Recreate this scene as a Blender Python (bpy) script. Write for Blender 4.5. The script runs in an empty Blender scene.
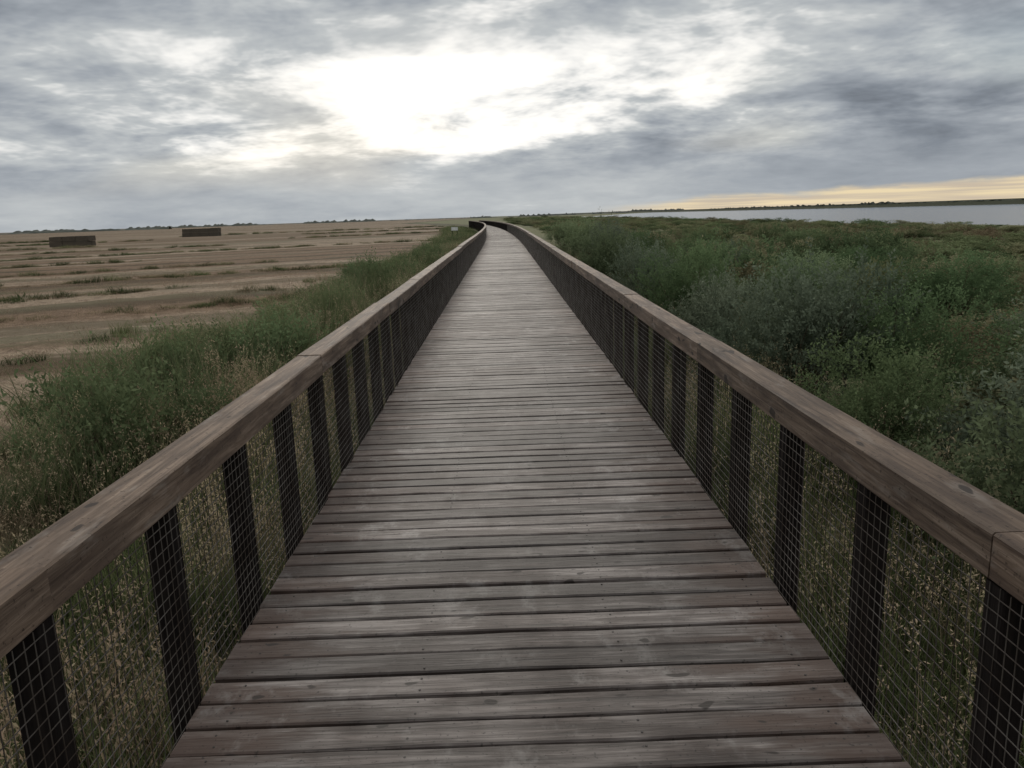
import bpy, math, random
import numpy as np
from mathutils import Matrix, Vector
random.seed(7); rng=np.random.default_rng(7)
S=bpy.context.scene
S.view_settings.view_transform='Standard'
try: S.view_settings.look='None'
except Exception: pass
S.view_settings.exposure=0
K=0.00030
def cx(y): 
    y=np.asarray(y,dtype=float); return -K*np.maximum(y-42,0)**2
def frame(y):
    dx=-2*K*max(y-42,0); n=math.hypot(dx,1)
    return float(cx(y)),(1/n,-dx/n),(dx/n,1/n)
EYE=1.75; GZ=-0.9

# ---------------- helpers ----------------
def link(o): S.collection.objects.link(o); return o
def np_mesh(name,V,Q,C=None):
    me=bpy.data.meshes.new(name)
    V=np.asarray(V,dtype=np.float32);Q=np.asarray(Q,dtype=np.int32)
    me.vertices.add(len(V)); me.vertices.foreach_set('co',V.ravel())
    k=Q.shape[1]
    me.loops.add(Q.size); me.loops.foreach_set('vertex_index',Q.ravel())
    me.polygons.add(len(Q)); me.polygons.foreach_set('loop_start',np.arange(0,Q.size,k,dtype=np.int32))
    me.polygons.foreach_set('loop_total',np.full(len(Q),k,dtype=np.int32))
    if C is not None:
        a=me.attributes.new('Col','FLOAT_COLOR','POINT')
        C4=np.ones((len(V),4),dtype=np.float32); C4[:,:3]=C; a.data.foreach_set('color',C4.ravel())
    me.update(calc_edges=True); me.validate()
    return me
class Acc:
    def __init__(s): s.v=[];s.f=[];s.c=[]
    def sweep(s,prof,rings,col,caps=True):
        n=len(prof); b=len(s.v)
        for o,sd,up in rings:
            for a,h in prof:
                s.v.append((o[0]+sd[0]*a+up[0]*h,o[1]+sd[1]*a+up[1]*h,o[2]+sd[2]*a+up[2]*h)); s.c.append(col)
        for r in range(len(rings)-1):
            for i in range(n):
                j=(i+1)%n
                s.f.append((b+r*n+i,b+r*n+j,b+(r+1)*n+j,b+(r+1)*n+i))
        if caps:
            s.f.append(tuple(b+i for i in range(n))[::-1]); l=b+(len(rings)-1)*n
            s.f.append(tuple(l+i for i in range(n)))
    def obj(s,name,mat,parent=None):
        me=bpy.data.meshes.new(name); me.from_pydata(s.v,[],s.f); 
        a=me.attributes.new('Col','FLOAT_COLOR','POINT')
        C4=np.ones((len(s.v),4),dtype=np.float32); C4[:,:3]=np.array(s.c); a.data.foreach_set('color',C4.ravel())
        import bmesh
        bm=bmesh.new(); bm.from_mesh(me); bmesh.ops.recalc_face_normals(bm,faces=bm.faces); bm.to_mesh(me); bm.free()
        me.materials.append(mat); o=link(bpy.data.objects.new(name,me)); 
        if parent: o.parent=parent
        return o
def empty(name): return link(bpy.data.objects.new(name,None))

class NT:
    def __init__(s,nt): s.nt=nt; s.nt.nodes.clear()
    def n(s,t,**k):
        x=s.nt.nodes.new(t)
        for a,b in k.items(): setattr(x,a,b)
        return x
    def put(s,inp,v):
        if v is None: return
        if isinstance(v,bpy.types.NodeSocket): s.nt.links.new(v,inp)
        else: inp.default_value=v
    def m(s,op,a,b=None,c=None,clamp=False):
        x=s.n('ShaderNodeMath',operation=op,use_clamp=clamp)
        s.put(x.inputs[0],a); s.put(x.inputs[1],b); s.put(x.inputs[2],c); return x.outputs[0]
    def noise(s,vec,scale,detail=4,rough=.5,dist=0):
        x=s.n('ShaderNodeTexNoise'); s.put(x.inputs['Vector'],vec); x.inputs['Scale'].default_value=scale
        x.inputs['Detail'].default_value=detail; x.inputs['Roughness'].default_value=rough; x.inputs['Distortion'].default_value=dist
        return x.outputs[0]
    def mapv(s,vec,scale=(1,1,1),loc=(0,0,0),rot=(0,0,0)):
        x=s.n('ShaderNodeMapping'); s.put(x.inputs[0],vec); x.inputs['Scale'].default_value=scale; x.inputs['Location'].default_value=loc; x.inputs['Rotation'].default_value=rot
        return x.outputs[0]
    def ramp(s,f,pts):
        x=s.n('ShaderNodeValToRGB'); s.put(x.inputs[0],f); e=x.color_ramp.elements
        while len(e)<len(pts): e.new(.5)
        for el,(p,c) in zip(e,pts): el.position=p; el.color=(*c,1)
        return x.outputs[0]
    def mix(s,f,a,b,mode='MIX'):
        x=s.n('ShaderNodeMix',data_type='RGBA',blend_type=mode); s.put(x.inputs[0],f)
        s.put(x.inputs[6],(*a,1) if isinstance(a,tuple) else a); s.put(x.inputs[7],(*b,1) if isinstance(b,tuple) else b); return x.outputs[2]
    def comb(s,x,y,z=0.0):
        c=s.n('ShaderNodeCombineXYZ'); s.put(c.inputs[0],x); s.put(c.inputs[1],y); s.put(c.inputs[2],z); return c.outputs[0]
    def sep(s,v):
        c=s.n('ShaderNodeSeparateXYZ'); s.put(c.inputs[0],v); return c.outputs
    def sstep(s,v,a,b):
        x=s.n('ShaderNodeMapRange',interpolation_type='SMOOTHSTEP'); s.put(x.inputs[0],v); x.inputs[1].default_value=a; x.inputs[2].default_value=b; return x.outputs[0]
    def gauss(s,x,y,x0,y0,sx,sy,pw=2.0):
        a=s.m('POWER',s.m('ABSOLUTE',s.m('DIVIDE',s.m('SUBTRACT',x,x0),sx)),pw)
        b=s.m('POWER',s.m('ABSOLUTE',s.m('DIVIDE',s.m('SUBTRACT',y,y0),sy)),pw)
        return s.m('EXPONENT',s.m('MULTIPLY',s.m('ADD',a,b),-1.0))
def material(name):
    m=bpy.data.materials.new(name); m.use_nodes=True; t=NT(m.node_tree)
    out=t.n('ShaderNodeOutputMaterial'); p=t.n('ShaderNodeBsdfPrincipled'); t.nt.links.new(p.outputs[0],out.inputs[0])
    return m,t,p,out

# ---------------- world ----------------
SUN_EL=20; SUN_AZ=-4
W=bpy.data.worlds.new("World"); S.world=W; W.use_nodes=True
t=NT(W.node_tree)
tc=t.n('ShaderNodeTexCoord'); d=t.sep(tc.outputs['Generated'])
az=t.m('ARCTAN2',d[0],d[1]); el=t.m('ARCSINE',d[2])
zz=t.m('ADD',t.m('MAXIMUM',d[2],0.0),0.17)
P=t.comb(t.m('DIVIDE',d[0],zz),t.m('DIVIDE',d[1],zz),0.0)
n1=t.noise(t.mapv(P,(1,1,1),(13.6,8.2,0)),1.7,5,.64,.2)
n2=t.noise(t.mapv(P,(1,1.0,1),(9.3,4.2,0)),.65,1,.5)
ns=t.noise(t.comb(t.m('MULTIPLY',az,2.6),t.m('MULTIPLY',el,8.5),1.3),2.2,4,.64,.25)
N=t.m('ADD',t.m('ADD',t.m('MULTIPLY',n1,.45),t.m('MULTIPLY',n2,.18)),t.m('MULTIPLY',ns,.37))
Nc=t.m('SUBTRACT',N,.5)
g1=t.gauss(az,t.m('ADD',el,t.m('MULTIPLY',Nc,.16)),-.04,.150,.42,.068,2.8)
g2=t.gauss(az,el,.02,.165,.17,.055)
d1=t.gauss(az,el,.50,.125,.27,.055)
d2=t.gauss(az,el,-.1,.290,.8,.035)
d3=t.gauss(az,el,-.52,.13,.22,.03)
f=t.m('ADD',.46,t.m('MULTIPLY',Nc,2.7))
f=t.m('ADD',f,t.m('MULTIPLY',g1,.36)); f=t.m('ADD',f,t.m('MULTIPLY',g2,.18))
f=t.m('SUBTRACT',f,t.m('MULTIPLY',d1,.24)); f=t.m('SUBTRACT',f,t.m('MULTIPLY',d2,.07)); f=t.m('SUBTRACT',f,t.m('MULTIPLY',d3,.08))
f=t.m('ADD',f,t.m('MULTIPLY',t.sstep(el,.36,.8),.26))  # added brightness in the unseen overhead sky, to light the ground
ang=t.m('ARCTAN2',t.m('SUBTRACT',el,.24),t.m('ADD',az,.03))
ray=t.m('SUBTRACT',t.noise(t.comb(ang,0.0,0.0),3.5,1,.5),.5)
low=t.m('ADD',.48,t.m('MULTIPLY',ray,.12))
low=t.m('ADD',low,t.m('MULTIPLY',t.gauss(az,el,-.02,.04,.28,.06),.10))
low=t.m('ADD',low,t.m('MULTIPLY',Nc,.7))
low=t.m('SUBTRACT',low,t.m('MULTIPLY',t.sstep(az,.15,.55),.13))
hz=t.sstep(el,.025,.110)
f=t.m('ADD',t.m('MULTIPLY',f,hz),t.m('MULTIPLY',low,t.m('SUBTRACT',1.0,hz)),clamp=True)
col=t.ramp(f,[(0,(.15,.168,.195)),(.2,(.228,.255,.292)),(.42,(.355,.385,.42)),(.60,(.52,.545,.555)),(.76,(.92,.91,.88)),(1,(1.35,1.30,1.20))])
eln=t.m('ADD',el,t.m('MULTIPLY',Nc,.035))
top=t.m('ADD',.004,t.m('MULTIPLY',az,.034))
inside=t.sstep(t.m('SUBTRACT',top,eln),-.004,.004)
band=t.m('MULTIPLY',inside,t.sstep(az,.10,.24))
band=t.m('MULTIPLY',band,t.m('SUBTRACT',1.0,t.sstep(az,.9,1.3)))
streak=t.sstep(t.noise(t.comb(t.m('MULTIPLY',az,5.0),t.m('MULTIPLY',el,160.0),2.0),1.0,2,.6),.30,.60)
yc=t.mix(streak,(.60,.50,.38),(.88,.72,.45))
col=t.mix(t.m('MULTIPLY',band,.92),col,yc)
sky=t.n('ShaderNodeTexSky'); sky.sky_type='NISHITA'; sky.sun_disc=False
sky.sun_elevation=math.radians(SUN_EL); sky.sun_rotation=math.radians(SUN_AZ)
bgS=t.n('ShaderNodeBackground'); t.put(bgS.inputs[0],sky.outputs[0]); bgS.inputs[1].default_value=.07
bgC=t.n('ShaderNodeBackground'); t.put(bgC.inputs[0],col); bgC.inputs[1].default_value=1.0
gsup=t.m('SUBTRACT',1.0,t.gauss(az,el,-.07,.30,.62,.42))
blue=t.m('MULTIPLY',t.m('MULTIPLY',t.sstep(n2,.5,.68),.5),t.m('MULTIPLY',hz,gsup))
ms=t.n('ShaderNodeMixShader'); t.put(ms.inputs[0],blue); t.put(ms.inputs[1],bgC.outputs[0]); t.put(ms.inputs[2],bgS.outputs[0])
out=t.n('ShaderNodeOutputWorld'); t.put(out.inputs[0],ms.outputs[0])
W.cycles.sampling_method='MANUAL'; W.cycles.sample_map_resolution=512
sd=bpy.data.lights.new('sun','SUN'); sd.energy=.9; sd.angle=math.radians(16); sd.color=(1,.93,.82)
so=link(bpy.data.objects.new('sun',sd)); so.rotation_euler=(math.radians(-(90-SUN_EL)),0,math.radians(-SUN_AZ))

# ---------------- camera ----------------
cd=bpy.data.cameras.new('camera'); cd.sensor_width=36; cd.lens=770/1024*36; cd.clip_start=.05; cd.clip_end=20000
cam=link(bpy.data.objects.new('camera',cd)); S.camera=cam
pitch=math.atan(168.3/770)
R=Matrix.Rotation(math.radians(-.33),4,'Z')@Matrix.Rotation(math.pi/2-pitch,4,'X')@Matrix.Rotation(math.radians(-1.9),4,'Z')
cam.matrix_world=Matrix.Translation((-.02,0,EYE))@R

# ---------------- materials ----------------
def wood(name,kind):
    m,t,p,out=material(name)
    geo=t.n('ShaderNodeNewGeometry'); at=t.n('ShaderNodeAttribute',attribute_name='Col'); a=t.sep(at.outputs['Vector'])
    rnd,u=a[0],a[1]
    ps=t.sep(geo.outputs['Position'])
    if kind=='deck':
        v=t.comb(t.m('ADD',ps[0],t.m('MULTIPLY',rnd,37.0)),ps[1],ps[2]); sc=(1.8,36,36); sc2=(1.2,5,5)
    elif kind=='rail':
        v=t.comb(ps[0],t.m('ADD',ps[1],t.m('MULTIPLY',rnd,37.0)),ps[2]); sc=(34,1.4,34); sc2=(6,1.1,6)
    else:
        v=t.comb(ps[0],ps[1],t.m('ADD',ps[2],t.m('MULTIPLY',rnd,37.0))); sc=(40,40,2); sc2=(8,8,1.5)
    grain=t.noise(t.mapv(v,sc),1,4,.68,.5)
    blot=t.noise(t.mapv(v,sc2),1.5,4,.65)
    fine=t.noise(v,55,2,.7)
    if kind=='deck':
        c=t.ramp(grain,[(.32,(.050,.040,.036)),(.48,(.148,.127,.117)),(.68,(.33,.295,.275))])
        c=t.mix(t.sstep(blot,.44,.60),c,t.mix(.68,c,(.060,.044,.038)))
        ed=t.sstep(t.m('ADD',t.m('ABSOLUTE',u),t.m('MULTIPLY',t.m('SUBTRACT',blot,.5),1.2)),.55,.95)
        c=t.mix(t.m('MULTIPLY',ed,.58),c,(.092,.052,.036))
        big=t.noise(t.mapv(geo.outputs['Position'],(.9,.45,1)),1.2,4,.68)
        c=t.mix(t.sstep(big,.42,.60),c,t.mix(1.0,c,(.56,.51,.49),'MULTIPLY'))
        scuff=t.noise(t.mapv(geo.outputs['Position'],(2.2,1.6,1),(5,3,0)),1.5,5,.72)
        c=t.mix(t.m('MULTIPLY',t.sstep(scuff,.54,.70),.5),c,(.32,.30,.285))
        c=t.mix(t.sstep(fine,.60,.72),c,t.mix(1.0,c,(.4,.4,.4),'MULTIPLY'))
        spot=t.noise(t.mapv(v,(7,16,16)),1,1,.5)
        c=t.mix(t.m('MULTIPLY',t.sstep(spot,.70,.74),.85),c,(.022,.016,.013))
        k=t.m('ADD',.54,t.m('MULTIPLY',rnd,.74))
        ro=t.m('ADD',.50,t.m('MULTIPLY',grain,.3)); bs=.8; p.inputs['Specular IOR Level'].default_value=.4
    elif kind=='rail':
        c=t.ramp(grain,[(.32,(.075,.049,.034)),(.5,(.19,.134,.096)),(.72,(.35,.265,.20))])
        c=t.mix(t.sstep(blot,.42,.60),c,t.mix(.6,c,(.065,.043,.032)))
        wear=t.noise(t.mapv(v,(9,2.2,9),(3,3,3)),1,4,.7)
        c=t.mix(t.m('MULTIPLY',t.sstep(wear,.54,.70),.5),c,(.36,.31,.265))
        c=t.mix(t.sstep(fine,.6,.72),c,t.mix(1.0,c,(.42,.40,.38),'MULTIPLY'))
        spot=t.noise(t.mapv(v,(16,5,16)),1,1,.5)
        c=t.mix(t.m('MULTIPLY',t.sstep(spot,.69,.73),.85),c,(.025,.017,.013))
        k=t.m('ADD',.70,t.m('MULTIPLY',rnd,.45)); ro=t.m('ADD',.58,t.m('MULTIPLY',grain,.25)); bs=.8; p.inputs['Specular IOR Level'].default_value=.28
    else:
        c=t.ramp(grain,[(.3,(.008,.006,.006)),(.7,(.026,.020,.017))])
        k=t.m('ADD',.7,t.m('MULTIPLY',rnd,.5)); ro=.85; bs=.3; p.inputs['Specular IOR Level'].default_value=.12
    kk=t.comb(k,k,k)
    c=t.mix(1.0,c,kk,'MULTIPLY')
    t.put(p.inputs['Base Color'],c); t.put(p.inputs['Roughness'],ro)
    b=t.n('ShaderNodeBump'); b.inputs['Strength'].default_value=bs; b.inputs['Distance'].default_value=.006
    t.put(b.inputs['Height'],grain); t.put(p.inputs['Normal'],b.outputs[0])
    return m
M_deck=wood('weathered_deck_wood','deck'); M_rail=wood('rail_wood','rail'); M_post=wood('dark_post_wood','post')
m,t,p,o=material('galvanised_wire'); p.inputs['Metallic'].default_value=.4; p.inputs['Roughness'].default_value=.5
gg=t.n('ShaderNodeNewGeometry'); t.put(p.inputs['Base Color'],t.ramp(t.noise(gg.outputs['Position'],6,2),[(.35,(.06,.045,.035)),(.65,(.15,.135,.12))])); M_wire=m
m,t,p,o=material('screw_steel'); p.inputs['Base Color'].default_value=(.03,.025,.022,1); p.inputs['Roughness'].default_value=.6; M_screw=m

def foliage(name,tr=.25):
    m,t,p,out=material(name)
    at=t.n('ShaderNodeAttribute',attribute_name='Col'); oi=t.n('ShaderNodeObjectInfo')
    k=t.m('ADD',.70,t.m('MULTIPLY',oi.outputs['Random'],.6))
    h=t.n('ShaderNodeHueSaturation'); t.put(h.inputs['Color'],at.outputs['Color']); t.put(h.inputs['Value'],k)
    t.put(h.inputs['Hue'],t.m('ADD',.475,t.m('MULTIPLY',t.m('FRACT',t.m('MULTIPLY',oi.outputs['Random'],7.31)),.035)))
    t.nt.nodes.remove(p); p=t.n('ShaderNodeBsdfDiffuse'); t.put(p.inputs[0],h.outputs[0])
    tl=t.n('ShaderNodeBsdfTranslucent'); t.put(tl.inputs[0],h.outputs[0])
    mx=t.n('ShaderNodeMixShader'); mx.inputs[0].default_value=tr
    t.put(mx.inputs[1],p.outputs[0]); t.put(mx.inputs[2],tl.outputs[0]); t.put(out.inputs[0],mx.outputs[0])
    return m
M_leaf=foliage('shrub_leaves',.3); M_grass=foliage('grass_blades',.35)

# ---------------- ground ----------------
def shore(y): 
    y=np.asarray(y,dtype=float)
    return 60+3.5*np.sin(y*.021)+2*np.sin(y*.07+1)+np.maximum(y-700,0)*.25
def hn(x,y): return .07*np.sin(x*.9+1.3*np.sin(y*.31))+.06*np.sin(y*.7+np.sin(x*.53)*1.7)+.04*np.sin(x*2.3+y*1.9)
def sm(x,a,b):
    q=np.clip((x-a)/(b-a),0,1); return q*q*(3-2*q)
WZ=-1.75
def gz(x,y):
    x=np.asarray(x,dtype=float); y=np.asarray(y,dtype=float)
    off=x-cx(y)
    fld=sm(-off,6,9)
    z=GZ+hn(x,y)*(1-sm(np.abs(x)+np.abs(y)*.3,40,120)*.7)*(1-.75*fld)
    s=shore(y)
    z=z-.35*sm(x,25,50)
    z=z-1.6*sm(x,s-5,s+6)
    z=z+5.0*sm(x,352,366)
    z=z+.18*fld
    return z
def axis(lo,hi,near,step,g=1.18):
    a=[0.0];st=step
    while a[-1]<hi:
        if a[-1]>near: st*=g
        a.append(a[-1]+st)
    b=[0.0];st=step
    while b[-1]>lo:
        if b[-1]<-near: st*=g
        b.append(b[-1]-st)
    return np.array(sorted(set(b[1:]+a)))
xs=np.unique(np.concatenate([axis(-7000,7000,30,.5,1.12),np.arange(40,90,1.5),np.arange(340,380,4)]))
ys=axis(-400,8000,60,.6,1.07)
X,Y=np.meshgrid(xs,ys); Z=gz(X,Y)
V=np.stack([X.ravel(),Y.ravel(),Z.ravel()],1); nx=len(xs); ny=len(ys)
i,j=np.meshgrid(np.arange(nx-1),np.arange(ny-1)); b=(j*nx+i).ravel()
Q=np.stack([b,b+1,b+1+nx,b+nx],1)
me=np_mesh('ground',V,Q)
for pl in me.polygons: pl.use_smooth=True
m,t,p,out=material('ground_soil_and_field')
geo=t.n('ShaderNodeNewGeometry'); PO=geo.outputs['Position']; ps=t.sep(PO)
cxn=t.m('MULTIPLY',t.m('POWER',t.m('MAXIMUM',t.m('SUBTRACT',ps[1],42.0),0.0),2.0),-K)
off=t.m('SUBTRACT',ps[0],t.m('MAXIMUM',cxn,-60.0))
na=t.noise(PO,.35,4,.6); nb=t.noise(PO,3.0,5,.68); ncn=t.noise(PO,.06,3,.55); nd=t.noise(PO,22,3,.7)
straw=t.ramp(nb,[(.3,(.19,.142,.10)),(.5,(.345,.265,.19)),(.72,(.47,.375,.275))])
straw=t.mix(t.sstep(nd,.42,.62),straw,t.mix(1.0,straw,(.58,.56,.54),'MULTIPLY'))
acr=t.m('ADD',t.m('MULTIPLY',ps[0],-.485),t.m('MULTIPLY',ps[1],.875))
alg=t.m('ADD',t.m('MULTIPLY',ps[0],.875),t.m('MULTIPLY',ps[1],.485))
wob=t.noise(t.comb(t.m('MULTIPLY',alg,.03),t.m('MULTIPLY',acr,.02),0.0),1.0,2,.5)
rag=t.noise(t.comb(t.m('MULTIPLY',alg,.35),t.m('MULTIPLY',acr,1.4),0.0),1.0,4,.7)
r1=t.m('ADD',acr,t.m('ADD',t.m('MULTIPLY',wob,3.0),t.m('MULTIPLY',rag,2.2)))
s1=t.m('ADD',t.m('MULTIPLY',t.m('SINE',t.m('MULTIPLY',r1,1.05)),.5),.5)
lines=t.sstep(s1,.60,.90)
m1=t.sstep(t.noise(t.comb(t.m('MULTIPLY',alg,.02),t.m('MULTIPLY',acr,.12),7.0),1.0,3,.6),.30,.46)
straw=t.mix(t.m('MULTIPLY',t.m('MULTIPLY',lines,m1),.80),straw,t.mix(nb,(.085,.07,.042),(.17,.135,.09)))
bandn=t.noise(t.comb(t.m('MULTIPLY',alg,.010),t.m('MULTIPLY',r1,.075),2.0),1.0,3,.6)
straw=t.mix(t.sstep(bandn,.46,.53),straw,t.mix(1.0,straw,(.62,.55,.50),'MULTIPLY'))
strk2=t.noise(t.comb(t.m('MULTIPLY',alg,.018),t.m('MULTIPLY',r1,.20),4.0),1.0,4,.7)
straw=t.mix(t.m('MULTIPLY',t.sstep(strk2,.54,.60),.65),straw,(.105,.10,.058))
verge=t.ramp(nb,[(.3,(.045,.045,.027)),(.6,(.11,.10,.06)),(.8,(.20,.16,.105))])
marsh=t.ramp(na,[(.3,(.08,.095,.05)),(.5,(.14,.145,.078)),(.7,(.20,.185,.11))])
marsh=t.mix(t.sstep(ncn,.45,.6),marsh,(.15,.15,.075))
fm=t.sstep(t.m('ADD',t.m('MULTIPLY',off,-1.0),t.m('MULTIPLY',t.m('SUBTRACT',na,.5),6.0)),5.4,6.6)
c=t.mix(t.sstep(off,3.0,6.0),verge,marsh); c=t.mix(fm,c,straw)
bank=t.sstep(ps[0],330.0,350.0); c=t.mix(bank,c,(.05,.055,.035))
t.put(p.inputs['Base Color'],c); p.inputs['Roughness'].default_value=.95; p.inputs['Specular IOR Level'].default_value=.1
bp=t.n('ShaderNodeBump'); bp.inputs['Distance'].default_value=.06; bp.inputs['Strength'].default_value=.6
t.put(bp.inputs['Height'],t.m('ADD',nb,t.m('MULTIPLY',nd,.4))); t.put(p.inputs['Normal'],bp.outputs[0])
me.materials.append(m); link(bpy.data.objects.new('ground',me))

# water
me=np_mesh('water',[(45,-400,WZ),(358,-400,WZ),(358,7900,WZ),(45,7900,WZ)],[(0,1,2,3)])
m,t,p,out=material('estuary_water'); p.inputs['Base Color'].default_value=(.09,.10,.105,1); p.inputs['Roughness'].default_value=.15
geo=t.n('ShaderNodeNewGeometry'); b=t.n('ShaderNodeBump'); b.inputs['Strength'].default_value=.2; b.inputs['Distance'].default_value=.04
t.put(b.inputs['Height'],t.noise(t.mapv(geo.outputs['Position'],(1,.5,1)),1.6,3,.6)); t.put(p.inputs['Normal'],b.outputs[0])
me.materials.append(m); link(bpy.data.objects.new('water',me))

# ---------------- boardwalk ----------------
HW=1.215; END=195.0
board=empty('boardwalk')
A=Acc(); pitchp=.145; w=.128; c=.006; th=.035
prof=[(-w/2,-th),(-w/2,-c),(-w/2+c,0),(w/2-c,0),(w/2,-c),(w/2,-th)]
y=-3.0; screws=Acc()
octo=[(.0045*math.cos(q*math.pi/3),.0045*math.sin(q*math.pi/3)) for q in range(6)]
while y<END:
    x0,sd,tg=frame(y); r=random.random(); dz=random.gauss(0,.0022); rt=random.gauss(0,.003)
    nseg=8 if y<25 else 1; L=HW+random.uniform(-.008,.008); wy=random.gauss(0,.003); rings=[]
    tl=random.gauss(0,.016)
    for q in range(nseg+1):
        u=-1+2*q/nseg; jj=random.gauss(0,.0014) if nseg>1 else 0; zz_=random.gauss(0,.001) if nseg>1 else 0
        s_=u*L
        rings.append(((x0+sd[0]*s_+tg[0]*(jj+wy+rt*u),y+sd[1]*s_+tg[1]*(jj+wy+rt*u),dz+zz_),(tg[0],tg[1],tl),(0,0,1)))
    b0=len(A.v); A.sweep(prof,rings,(r,0,0))
    for ri in range(nseg+1):
        for k_ in range(6): A.c[b0+ri*6+k_]=(r,-1+2*ri/nseg,0)
    if y<9:
        for u in (-1.08,-.4,.4,1.08):
            for q in (-.035,.035):
                sx=u+random.gauss(0,.006); sy=y+q+random.gauss(0,.004)
                screws.sweep(octo,[((sx,sy,dz-.002),(1,0,0),(0,1,0)),((sx,sy,dz+.0012),(1,0,0),(0,1,0))],(0,0,0))
    y+=pitchp
A.obj('deck_planks',M_deck,board); screws.obj('deck_screws',M_screw,board)
A=Acc()
for offx in (-1.08,-.4,.4,1.08):
    rings=[]
    for q in np.arange(-3,END,3.0):
        x0,sd,tg=frame(q); rings.append(((x0+sd[0]*offx,q+sd[1]*offx,-.045),(sd[0],sd[1],0),(0,0,1)))
    A.sweep([(-.04,-.2),(.04,-.2),(.04,0),(-.04,0)],rings,(.5,0,0))
A.obj('joists',M_post,board)
PS=.77; Y0=2.59-4*PS
RT=.91; RH=.132; RWd=.16
for side in (-1,1):
    fence=empty('wooden_railing')
    A=Acc(); yy=Y0
    while yy<END:
        x0,sd,tg=frame(yy); r=random.random()
        a_=.045; b_=.042; ch=.005
        o_=side*(HW+.012+a_); px=x0+sd[0]*o_; py=yy+sd[1]*o_
        pr=[(-a_+ch,-b_),(a_-ch,-b_),(a_,-b_+ch),(a_,b_-ch),(a_-ch,b_),(-a_+ch,b_),(-a_,b_-ch),(-a_,-b_+ch)]
        lx=random.gauss(0,.003)
        A.sweep(pr,[((px,py,GZ-.4),(sd[0],sd[1],0),(tg[0],tg[1],0)),((px+lx,py,RT-RH-.002),(sd[0],sd[1],0),(tg[0],tg[1],0))],(r,0,0))
        yy+=PS
    A.obj('posts',M_post,fence)
    A=Acc(); step=PS*4; yy=Y0-1*PS - step + .02
    ch=.007; oc=side*(HW+.003+RWd/2)
    while yy<END-step:
        r=random.random(); rings=[]; ex=random.gauss(0,.0035); ez=random.gauss(0,.003)
        ns_=6
        for q in range(ns_+1):
            s_=yy+.0025+(step-.005)*q/ns_
            x0,sd,tg=frame(s_); bow=math.sin(q/ns_*math.pi)*.004
            rings.append(((x0+sd[0]*(oc+ex),s_+sd[1]*(oc+ex),RT+ez-bow),(sd[0],sd[1],0),(0,0,1)))
        h=RWd/2
        A.sweep([(-h,-RH+ch),(-h,-ch),(-h+ch,0),(h-ch,0),(h,-ch),(h,-RH+ch),(h-ch,-RH),(-h+ch,-RH)],rings,(r,0,0))
        yy+=step
    A.obj('handrail_beams',M_rail,fence)
    A=Acc(); xo=side*(HW+.006)
    cell=.042; yy=-.6
    while yy<90:
        x0,sd,tg=frame(yy)
        r_=.0011 if yy<25 else .002
        jx=random.gauss(0,.001)
        pp=(x0+sd[0]*xo+jx,yy+sd[1]*xo+jx,-.10)
        A.sweep([(-r_,-r_),(r_,-r_),(r_,r_),(-r_,r_)],[(pp,(1,0,0),(0,1,0)),((pp[0],pp[1],RT-RH),(1,0,0),(0,1,0))],(0,0,0),False)
        yy+=cell if yy<25 else cell*2
    z=-.09
    while z<RT-RH:
        rings=[]
        for q in list(np.arange(-.6,24,.77/2))+list(np.arange(24,90,1.5)):
            x0,sd,tg=frame(q); wz=random.gauss(0,.0015)
            rings.append(((x0+sd[0]*(xo-side*.0026),q+sd[1]*(xo-side*.0026),z+wz),(sd[0],sd[1],0),(0,0,1)))
        r_=.0011
        A.sweep([(-r_,-r_),(r_,-r_),(r_,r_),(-r_,r_)],rings,(0,0,0),False); z+=cell
    A.obj('wire_mesh',M_wire,fence)

# ---------------- vegetation templates ----------------
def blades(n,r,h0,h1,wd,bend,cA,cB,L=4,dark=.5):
    th=rng.uniform(0,2*np.pi,n); rr=r*np.sqrt(rng.uniform(0,1,n)); bx=rr*np.cos(th); by=rr*np.sin(th)
    h=rng.uniform(h0,h1,n); dr=rng.uniform(0,2*np.pi,n); bd=rng.uniform(.1,1,n)*bend*h; fa=rng.uniform(0,2*np.pi,n)
    tt=np.linspace(0,1,L)
    V=np.zeros((n,L,2,3)); C=np.zeros((n,L,2,3)); mixc=rng.uniform(0,1,(n,1)); base=np.array(cA)*(1-mixc)+np.array(cB)*mixc
    for k,q in enumerate(tt):
        ww=wd*rng.uniform(.7,1.3,n)*(1-q*.92)*.5
        px=bx+np.cos(dr)*bd*q**2; py=by+np.sin(dr)*bd*q**2; pz=h*(q-.25*bend*q**2)-.03
        for s_,sg in ((0,-1),(1,1)):
            V[:,k,s_,0]=px+sg*np.cos(fa)*ww; V[:,k,s_,1]=py+sg*np.sin(fa)*ww; V[:,k,s_,2]=pz
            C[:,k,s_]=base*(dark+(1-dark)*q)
    b=(np.arange(n)*L*2)[:,None]; k=np.arange(L-1)[None,:]*2
    q0=(b+k).ravel(); Q=np.stack([q0,q0+1,q0+3,q0+2],1)
    return V.reshape(-1,3),Q,C.reshape(-1,3)
def leaves(P,D,ln,wd,C):
    n=len(P); up=rng.normal(size=(n,3)); sdv=np.cross(D,up); sdv/=np.linalg.norm(sdv,axis=1)[:,None]+1e-9
    ln=ln*rng.uniform(.6,1.3,n)[:,None]; wd=wd*rng.uniform(.7,1.3,n)[:,None]
    V=np.stack([P,P+D*ln*.45+sdv*wd*.5,P+D*ln,P+D*ln*.45-sdv*wd*.5],1)
    Q=(np.arange(n)*4)[:,None]+np.arange(4)[None,:]
    return V.reshape(-1,3),Q,np.repeat(C,4,axis=0)
def merge(parts):
    vs=[];qs=[];cs=[];b=0
    for v,q,c_ in parts: vs.append(v);qs.append(q+b);cs.append(c_);b+=len(v)
    return np.concatenate(vs),np.concatenate(qs),np.concatenate(cs)
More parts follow.
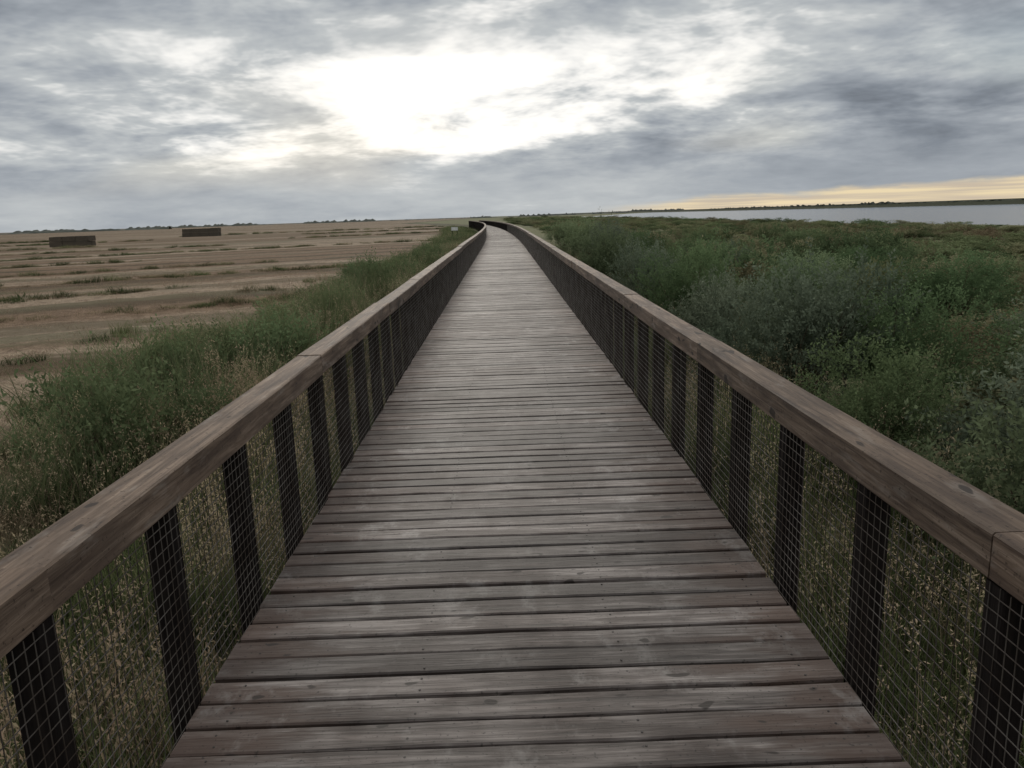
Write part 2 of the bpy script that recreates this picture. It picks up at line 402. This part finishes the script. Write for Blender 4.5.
def oats(n,r,h0,h1,col,sz=1.0):
    parts=[blades(n,r,h0,h1,.004*sz,.35,col,col,4,.6)]
    v=parts[0][0].reshape(n,4,2,3); tip=v[:,3].mean(1); mid=v[:,2].mean(1)
    m_=12; P=[];D=[]
    for k in range(m_):
        q=rng.uniform(0,1,(n,1)); P.append(mid+(tip-mid)*q+rng.normal(size=(n,3))*np.array([.018,.018,.01]))
        d_=rng.normal(size=(n,3))*.5+np.array([0,0,-.6]); D.append(d_/np.linalg.norm(d_,axis=1)[:,None])
    P=np.concatenate(P);D=np.concatenate(D); C=np.tile(np.array(col)*1.15,(len(P),1))
    parts.append(leaves(P,D,.02*sz,.006*sz,C)); return merge(parts)
def template(name,geomdata,mat,coll):
    v,q,c_=geomdata; me=np_mesh(name,v,q,c_); me.materials.append(mat)
    o=bpy.data.objects.new(name,me); coll.objects.link(o); return o
def shrub(seed,n_sh,per,R_=1.15,H=1.7,leaf=.040,cA=(.04,.062,.036),cB=(.105,.135,.085),lw=.45,core=.35,nst=60):
    global rng
    keep=rng; rng=np.random.default_rng(seed)
    nl=9; lc=np.stack([rng.uniform(-.6,.6,nl)*R_,rng.uniform(-.6,.6,nl)*R_,rng.uniform(.25,.68,nl)*H],1); lr=rng.uniform(.34,.58,nl)*R_*.8
    li=rng.integers(0,nl,n_sh); dd=rng.normal(size=(n_sh,3)); dd[:,2]=dd[:,2]*.8+.25; dd/=np.linalg.norm(dd,axis=1)[:,None]
    st=lc[li]+dd*lr[li][:,None]*rng.uniform(core,1.0,n_sh)[:,None]**.5
    st[:,2]=np.abs(st[:,2])
    di=dd*.7+np.array([0,0,.65])+rng.normal(size=(n_sh,3))*.25; di/=np.linalg.norm(di,axis=1)[:,None]
    ln=rng.uniform(.14,.40,n_sh)*rng.choice([1,1,1,1.7],n_sh)
    tone=rng.uniform(0,1,n_sh)*.55+rng.uniform(0,1,nl)[li]*.45
    P=[];D=[];C=[]
    for k in range(per):
        q=(k+rng.uniform(0,1,n_sh))/per
        p_=st+di*(ln*q)[:,None]+np.array([0,0,-1])*((q**2)*ln*.15)[:,None]
        p_=p_+rng.normal(size=(n_sh,3))*.02
        dl=di*.6+rng.normal(size=(n_sh,3))*.7; dl/=np.linalg.norm(dl,axis=1)[:,None]
        P.append(p_);D.append(dl)
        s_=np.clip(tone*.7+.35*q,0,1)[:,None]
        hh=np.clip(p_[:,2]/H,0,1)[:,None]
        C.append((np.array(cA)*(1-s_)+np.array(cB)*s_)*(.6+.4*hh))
    P=np.concatenate(P);D=np.concatenate(D);C=np.concatenate(C)
    P[:,2]=np.maximum(P[:,2],.01)
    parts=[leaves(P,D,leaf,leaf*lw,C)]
    idx=rng.integers(0,n_sh,nst); e=st[idx]; b0=rng.normal(size=(nst,3))*.12; b0[:,2]=0
    dv=e-b0; ax=np.cross(dv,rng.normal(size=(nst,3))); ax/=np.linalg.norm(ax,axis=1)[:,None]
    sv=np.stack([b0-ax*.010,b0+ax*.010,e+ax*.003,e-ax*.003],1).reshape(-1,3); sq=(np.arange(nst)*4)[:,None]+np.arange(4)[None,:]
    parts.append((sv,sq,np.tile(np.array([[.09,.07,.05]]),(len(sv),1))))
    rng=keep; return merge(parts)
green1=(.105,.14,.06); green2=(.21,.245,.115); olive=(.19,.185,.10); dry=(.42,.34,.22); dark=(.07,.09,.045)
cg=bpy.data.collections.new('grass_tuft_kinds')
B=2.6
def bl(n,r,*a): return blades(int(n*B),r*1.7,*a)
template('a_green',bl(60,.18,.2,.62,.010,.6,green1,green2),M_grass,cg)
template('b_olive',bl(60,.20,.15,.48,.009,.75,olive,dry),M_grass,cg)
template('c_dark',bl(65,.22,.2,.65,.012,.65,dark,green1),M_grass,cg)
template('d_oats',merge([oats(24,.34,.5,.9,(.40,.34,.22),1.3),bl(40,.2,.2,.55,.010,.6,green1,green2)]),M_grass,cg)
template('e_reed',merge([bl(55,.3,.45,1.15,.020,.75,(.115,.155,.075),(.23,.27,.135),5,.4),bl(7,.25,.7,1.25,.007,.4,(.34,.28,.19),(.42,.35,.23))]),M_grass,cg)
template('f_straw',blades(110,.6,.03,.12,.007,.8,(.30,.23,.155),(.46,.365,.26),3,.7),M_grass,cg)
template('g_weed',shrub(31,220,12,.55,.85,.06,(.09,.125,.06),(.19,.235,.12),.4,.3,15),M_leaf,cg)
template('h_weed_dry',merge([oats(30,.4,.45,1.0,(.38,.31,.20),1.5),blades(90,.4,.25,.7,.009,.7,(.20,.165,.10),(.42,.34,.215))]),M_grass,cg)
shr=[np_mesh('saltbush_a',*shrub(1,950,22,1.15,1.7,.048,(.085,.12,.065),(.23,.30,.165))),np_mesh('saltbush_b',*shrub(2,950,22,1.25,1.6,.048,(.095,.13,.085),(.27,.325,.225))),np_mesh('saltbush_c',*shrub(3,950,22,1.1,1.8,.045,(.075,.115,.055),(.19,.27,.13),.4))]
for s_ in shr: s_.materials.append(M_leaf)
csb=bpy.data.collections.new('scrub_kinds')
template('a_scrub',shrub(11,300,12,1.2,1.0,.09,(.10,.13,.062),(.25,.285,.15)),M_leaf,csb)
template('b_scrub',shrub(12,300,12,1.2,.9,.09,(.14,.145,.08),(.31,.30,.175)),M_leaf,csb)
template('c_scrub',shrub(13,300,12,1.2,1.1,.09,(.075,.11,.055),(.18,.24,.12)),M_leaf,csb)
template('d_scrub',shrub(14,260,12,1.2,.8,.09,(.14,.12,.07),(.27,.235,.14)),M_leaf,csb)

def scatter(name,pts,sc,idx,coll,tilt=.08):
    pts=np.asarray(pts); n=len(pts); me=bpy.data.meshes.new(name); me.vertices.add(n); me.vertices.foreach_set('co',pts.astype(np.float32).ravel())
    rot=np.stack([rng.normal(0,tilt,n),rng.normal(0,tilt,n),rng.uniform(0,6.283,n)],1).astype(np.float32)
    a=me.attributes.new('rot','FLOAT_VECTOR','POINT'); a.data.foreach_set('vector',rot.ravel())
    a=me.attributes.new('scl','FLOAT_VECTOR','POINT'); a.data.foreach_set('vector',np.asarray(sc).astype(np.float32).ravel())
    a=me.attributes.new('idx','INT','POINT'); a.data.foreach_set('value',np.asarray(idx).astype(np.int32))
    o=link(bpy.data.objects.new(name,me))
    ng=bpy.data.node_groups.new(name+'_scatter','GeometryNodeTree')
    ng.interface.new_socket('Geometry',in_out='INPUT',socket_type='NodeSocketGeometry'); ng.interface.new_socket('Geometry',in_out='OUTPUT',socket_type='NodeSocketGeometry')
    N_=ng.nodes; gi=N_.new('NodeGroupInput'); go=N_.new('NodeGroupOutput')
    ci=N_.new('GeometryNodeCollectionInfo'); ci.inputs['Collection'].default_value=coll; ci.inputs['Separate Children'].default_value=True; ci.inputs['Reset Children'].default_value=True
    m2p=N_.new('GeometryNodeMeshToPoints'); ip=N_.new('GeometryNodeInstanceOnPoints'); ip.inputs['Pick Instance'].default_value=True
    def attr(nm,ty):
        q=N_.new('GeometryNodeInputNamedAttribute'); q.data_type=ty; q.inputs[0].default_value=nm
        return [s_ for s_ in q.outputs if s_.enabled and s_.name=='Attribute'][0]
    ng.links.new(gi.outputs[0],m2p.inputs[0]); ng.links.new(m2p.outputs[0],ip.inputs['Points'])
    ng.links.new(ci.outputs[0],ip.inputs['Instance']); ng.links.new(attr('idx','INT'),ip.inputs['Instance Index'])
    ng.links.new(attr('rot','FLOAT_VECTOR'),ip.inputs['Rotation']); ng.links.new(attr('scl','FLOAT_VECTOR'),ip.inputs['Scale'])
    ng.links.new(ip.outputs[0],go.inputs[0])
    md=o.modifiers.new('scatter','NODES'); md.node_group=ng
    return o
def clump(x,y,f=.5): return np.sin(x*f*1.7+np.sin(y*f*.9)*2)+np.sin(y*f*1.3+np.sin(x*f*1.1+1)*2)+.6*np.sin((x+y)*f*2.7)
def place(o0,o1,y0,y1,n,ybias=1.0,cl=None):
    n=int(n/B)
    y=y0+(y1-y0)*rng.uniform(0,1,n)**ybias; of=rng.uniform(o0,o1,n); x=of+cx(y)
    if cl is not None:
        k=clump(x,y,.9)+rng.normal(0,.5,n)>cl; x=x[k];y=y[k]
    return x,y
def build(name,specs,coll,tilt=.1,clear=True):
    P=[];Sx=[];I=[]
    for (x,y,s0,s1,hz0,hz1,kinds) in specs:
        n=len(x); s=rng.uniform(s0,s1,n); h=s*rng.uniform(hz0,hz1,n)*(1+.25*clump(x,y,.8)/1.5).clip(.55,1.5)
        room=np.abs(x-cx(y))-1.2
        if clear: s=np.where(h*.8>.75,np.minimum(s,np.maximum(room/.5,.45)),s)
        kd=rng.choice(kinds,n)
        P.append(np.stack([x,y,gz(x,y)],1)); Sx.append(np.stack([s,s,h],1)); I.append(kd)
    return scatter(name,np.concatenate(P),np.concatenate(Sx),np.concatenate(I),coll,tilt)
sp=[]
x,y=place(-3.2,-1.55,-.5,10,820); sp.append((x,y,.8,1.2,.8,1.25,[0,0,0,1,3,7,2]))
x,y=place(-6.0,-3,1,11,820,1,-1.2); sp.append((x,y,.8,1.3,.55,1.0,[0,1,1,2,3,7,7]))
x,y=place(-4,-1.8,10,60,800,1.4); sp.append((x,y,1.0,1.5,.7,1.1,[0,0,1,7,3]))
x,y=place(-5,-2.4,60,195,350,1.3); sp.append((x,y,2,3,.3,.5,[0,2,1]))
x,y=place(1.55,3.6,-.5,10,820); sp.append((x,y,.8,1.2,.8,1.2,[0,0,0,2,3,1,3]))
x,y=place(1.8,4,10,60,700,1.4); sp.append((x,y,1.0,1.5,.7,1.0,[0,2,0,3,1]))
x,y=place(3.5,14,0,40,700,1.3,-.3); sp.append((x,y,1.0,2.0,.4,.7,[0,0,2,1]))
build('verge_grass',sp,cg)
sp=[]
x,y=place(-5.8,-3.2,7,26,900,1.1,-1.2); sp.append((x,y,.8,1.25,.7,1.2,[4,4,4,0,3,7]))
x,y=place(-5.6,-3.6,7,26,130,1.1,-.4); sp.append((x,y,.9,1.3,.8,1.15,[6]))
x,y=place(-6.0,-3.2,26,90,800,1.3,-.9); sp.append((x,y,1.2,1.8,.4,.7,[4,4,0,6,7]))
x,y=place(-7,-3.6,90,195,300,1.2); sp.append((x,y,2.0,3.4,.15,.28,[4]))
x,y=place(-7.2,-5.2,9,60,260,1.2,.2); sp.append((x,y,.8,1.3,.5,.8,[7,1,1]))
build('reed_bed',sp,cg)
sp=[]
x=rng.uniform(-36,-6.0,2200); y=rng.uniform(0,1,2200)**1.2*45+3; sp.append((x,y,.7,1.5,.5,1.1,[5]))
x,y=place(-10,-5.8,4,40,380,1.2,.3); sp.append((x,y,.7,1.2,.3,.6,[1,0,2,7]))
dv=np.array([.875,.485]); nv=np.array([-.485,.875])
for kk in (26,34,42,52,65,82,102,128,165,210):
    n=int(190+kk*1.6); u=rng.uniform(-30-kk*1.2,.5*kk,n); jw=rng.normal(0,.18+kk*.002,n)+np.sin(u*.2)*.3
    P_=u[:,None]*dv+(kk+jw)[:,None]*nv
    x=P_[:,0]; y=P_[:,1]; ok=(x-cx(y)<-6.5)&(y>4)&(np.sin(u*.11+kk)+np.sin(u*.043+kk*2)>-.7); x=x[ok]; y=y[ok]
    sp.append((x,y,.8+kk*.008,1.4+kk*.012,.18,.36,[2,1,1,0]))
build('field_stubble',sp,cg)
sp=[]
x=rng.uniform(7,45,1200); y=rng.uniform(0,1,1200)**1.5*230+2; sp.append((x,y,.7,1.5,.25,.5,[0,0,1,1,2,0,3]))
x=rng.uniform(5,20,140); y=rng.uniform(0,1,140)**1.3*60+2; sp.append((x,y,.8,1.3,.6,1.0,[0,2,2,1]))
x=rng.uniform(40,56,400); y=rng.uniform(20,400,400); sp.append((x,y,1,2,.15,.3,[0,1,2]))
x=rng.uniform(4,55,500); y=rng.uniform(200,700,500); sp.append((x,y,2,4,.12,.22,[0,1,2]))
build('marsh_scrub',sp,csb,clear=False)
lst=[(3.7,4.6,1.0,1.03),(4.9,6.1,1.1,1.08),(3.5,6.9,.8,.85),(6.4,5.2,1.2,1.0),(3.6,9.6,1.0,1.18),(4.9,9.4,1.0,1.0),(6.6,8.2,1.1,.9),(3.4,12.3,.8,1.0),(3.7,15.0,.95,1.2),(5.3,13.6,1.0,1.1),
(3.6,18.5,.9,1.15),(4.8,21,1.1,1.2),(3.4,25,1.0,1.3),(4.2,29,1.1,1.45),(5.6,33,1.2,1.2),(3.9,38,1.2,1.35),(8.6,11,1.1,.9),(9.5,16,1.2,.9),(7.5,19,1.2,.9),(12,14,1.2,.75),(5.1,46,1.3,1.2),(4.2,55,1.3,1.2),(7,27,1.2,1.0),(11,24,1.3,.85),
(3.3,2.4,.7,.7),(5,2.6,.9,.85),(8,6.6,1.1,.85)]
for q,(x,y,s,h) in enumerate(lst):
    o=link(bpy.data.objects.new('saltbush_shrub',shr[q%3])); o.location=(x,y,float(gz(x,y))-.05); o.scale=(s,s,h); o.rotation_euler=(0,0,random.uniform(0,6.28))

# ---------------- hay bale stacks, sign, tree lines ----------------
m,t,p,out=material('backlit_dark_hay'); geo=t.n('ShaderNodeNewGeometry')
t.put(p.inputs['Base Color'],t.ramp(t.noise(t.mapv(geo.outputs['Position'],(2,2,9)),2,5,.6),[(.3,(.05,.042,.032)),(.7,(.11,.09,.065))])); p.inputs['Roughness'].default_value=.95; M_hay=m  # dark brown-grey: the bales' backlit shade is put into the colour
def px2ground(px,py,z=-.72):
    v=Vector(((px-512)/770,(384-py)/770,-1)); v=(R.to_3x3()@v); k=(z-EYE)/v.z; return (-.02+v.x*k, v.y*k)
def stack(px,py,nb,nr,L,H):
    x,y=px2ground(px,py); e=empty('hay_bale_stack'); A=Acc()
    for r_ in range(nr):
        for q in range(nb):
            for dpt in range(2):
                cxx=x+(q-(nb-1)/2)*(L+.01)+random.gauss(0,.02)+(.1 if r_%2 else 0); cy=y+dpt*1.23+random.gauss(0,.03); z0=float(gz(x,y))-.03+r_*(H+.003)
                ch=.06; hx=L/2; hy=.6; hh=H*random.uniform(.9,1.0) if r_==nr-1 else H
                pr=[(-hx+ch,-hy),(hx-ch,-hy),(hx,-hy+ch),(hx,hy-ch),(hx-ch,hy),(-hx+ch,hy),(-hx,hy-ch),(-hx,-hy+ch)]
                pi=[(a*.985,b*.96) for a,b in pr]; ex=((1,0,0),(0,1,0))
                A.sweep(pr,[((cxx,cy,z0+.03),*ex),((cxx,cy,z0+hh-.04),*ex)],(0,0,0))
                A.sweep(pi,[((cxx,cy,z0+hh-.041),*ex),((cxx,cy,z0+hh),*ex)],(0,0,0))
    A.obj('bales',M_hay,e)
stack(71,246.5,3,2,2.0,.80); stack(201,236.5,4,2,2.1,.98)
m,t,p,out=material('white_painted_panel'); geo=t.n('ShaderNodeNewGeometry')
t.put(p.inputs['Base Color'],t.ramp(t.noise(geo.outputs['Position'],3,4),[(.3,(.62,.62,.60)),(.7,(.8,.8,.78))])); M_white=m
sx,sy=px2ground(455,238); e=empty('information_sign'); e.location=(sx,sy,float(gz(sx,sy)))
def boxm(nm,c0,s0,mat,par):
    A=Acc(); A.sweep([(-s0[0]/2,-s0[1]/2),(s0[0]/2,-s0[1]/2),(s0[0]/2,s0[1]/2),(-s0[0]/2,s0[1]/2)],[((c0[0],c0[1],c0[2]-s0[2]/2),(1,0,0),(0,1,0)),((c0[0],c0[1],c0[2]+s0[2]/2),(1,0,0),(0,1,0))],(.5,0,0)); A.obj(nm,mat,par)
boxm('post_1',(-.3,0,.7),(.07,.07,1.4),M_post,e); boxm('post_2',(.3,0,.7),(.07,.07,1.4),M_post,e); boxm('panel',(0,-.06,1.35),(.8,.04,.4),M_white,e)

m,t,p,out=material('distant_foliage'); geo=t.n('ShaderNodeNewGeometry')
t.put(p.inputs['Base Color'],t.ramp(t.noise(geo.outputs['Position'],.08,4),[(.3,(.05,.06,.055)),(.7,(.10,.105,.085))])); p.inputs['Roughness'].default_value=1; M_far=m
def treeline(name,p0,p1,n,h0,h1,wid,gap):
    tt=np.linspace(0,1,n); ph=random.uniform(0,50)
    V=[];Q=[]
    for q,u in enumerate(tt):
        x=p0[0]+(p1[0]-p0[0])*u; y=p0[1]+(p1[1]-p0[1])*u; base=float(gz(x,y))-.5
        g=.5+.5*math.sin(u*31+ph)*math.sin(u*13.7+ph*2)
        h=(h0+(h1-h0)*random.random()**2)*(1 if g>gap else .35)+.5
        V+= [(x,y-wid/2,base),(x,y-wid*.2,base+h*.9),(x+random.uniform(-1,1),y+wid*.1,base+h),(x,y+wid/2,base)]
    for q in range(n-1):
        for k in range(3): Q.append((q*4+k,q*4+k+1,q*4+4+k+1,q*4+4+k))
    me=np_mesh(name,V,Q); me.materials.append(M_far); link(bpy.data.objects.new(name,me))
treeline('distant_treeline',(-2600,1900),(-40,1700),700,2.5,7,30,.42)
treeline('distant_treeline',(-900,900),(-420,1000),120,2,4,12,.5)
treeline('distant_treeline',(-60,1500),(600,2600),200,2,6,20,.4)
treeline('far_bank_vegetation',(362,60),(362,3000),900,.5,2.6,8,.35)
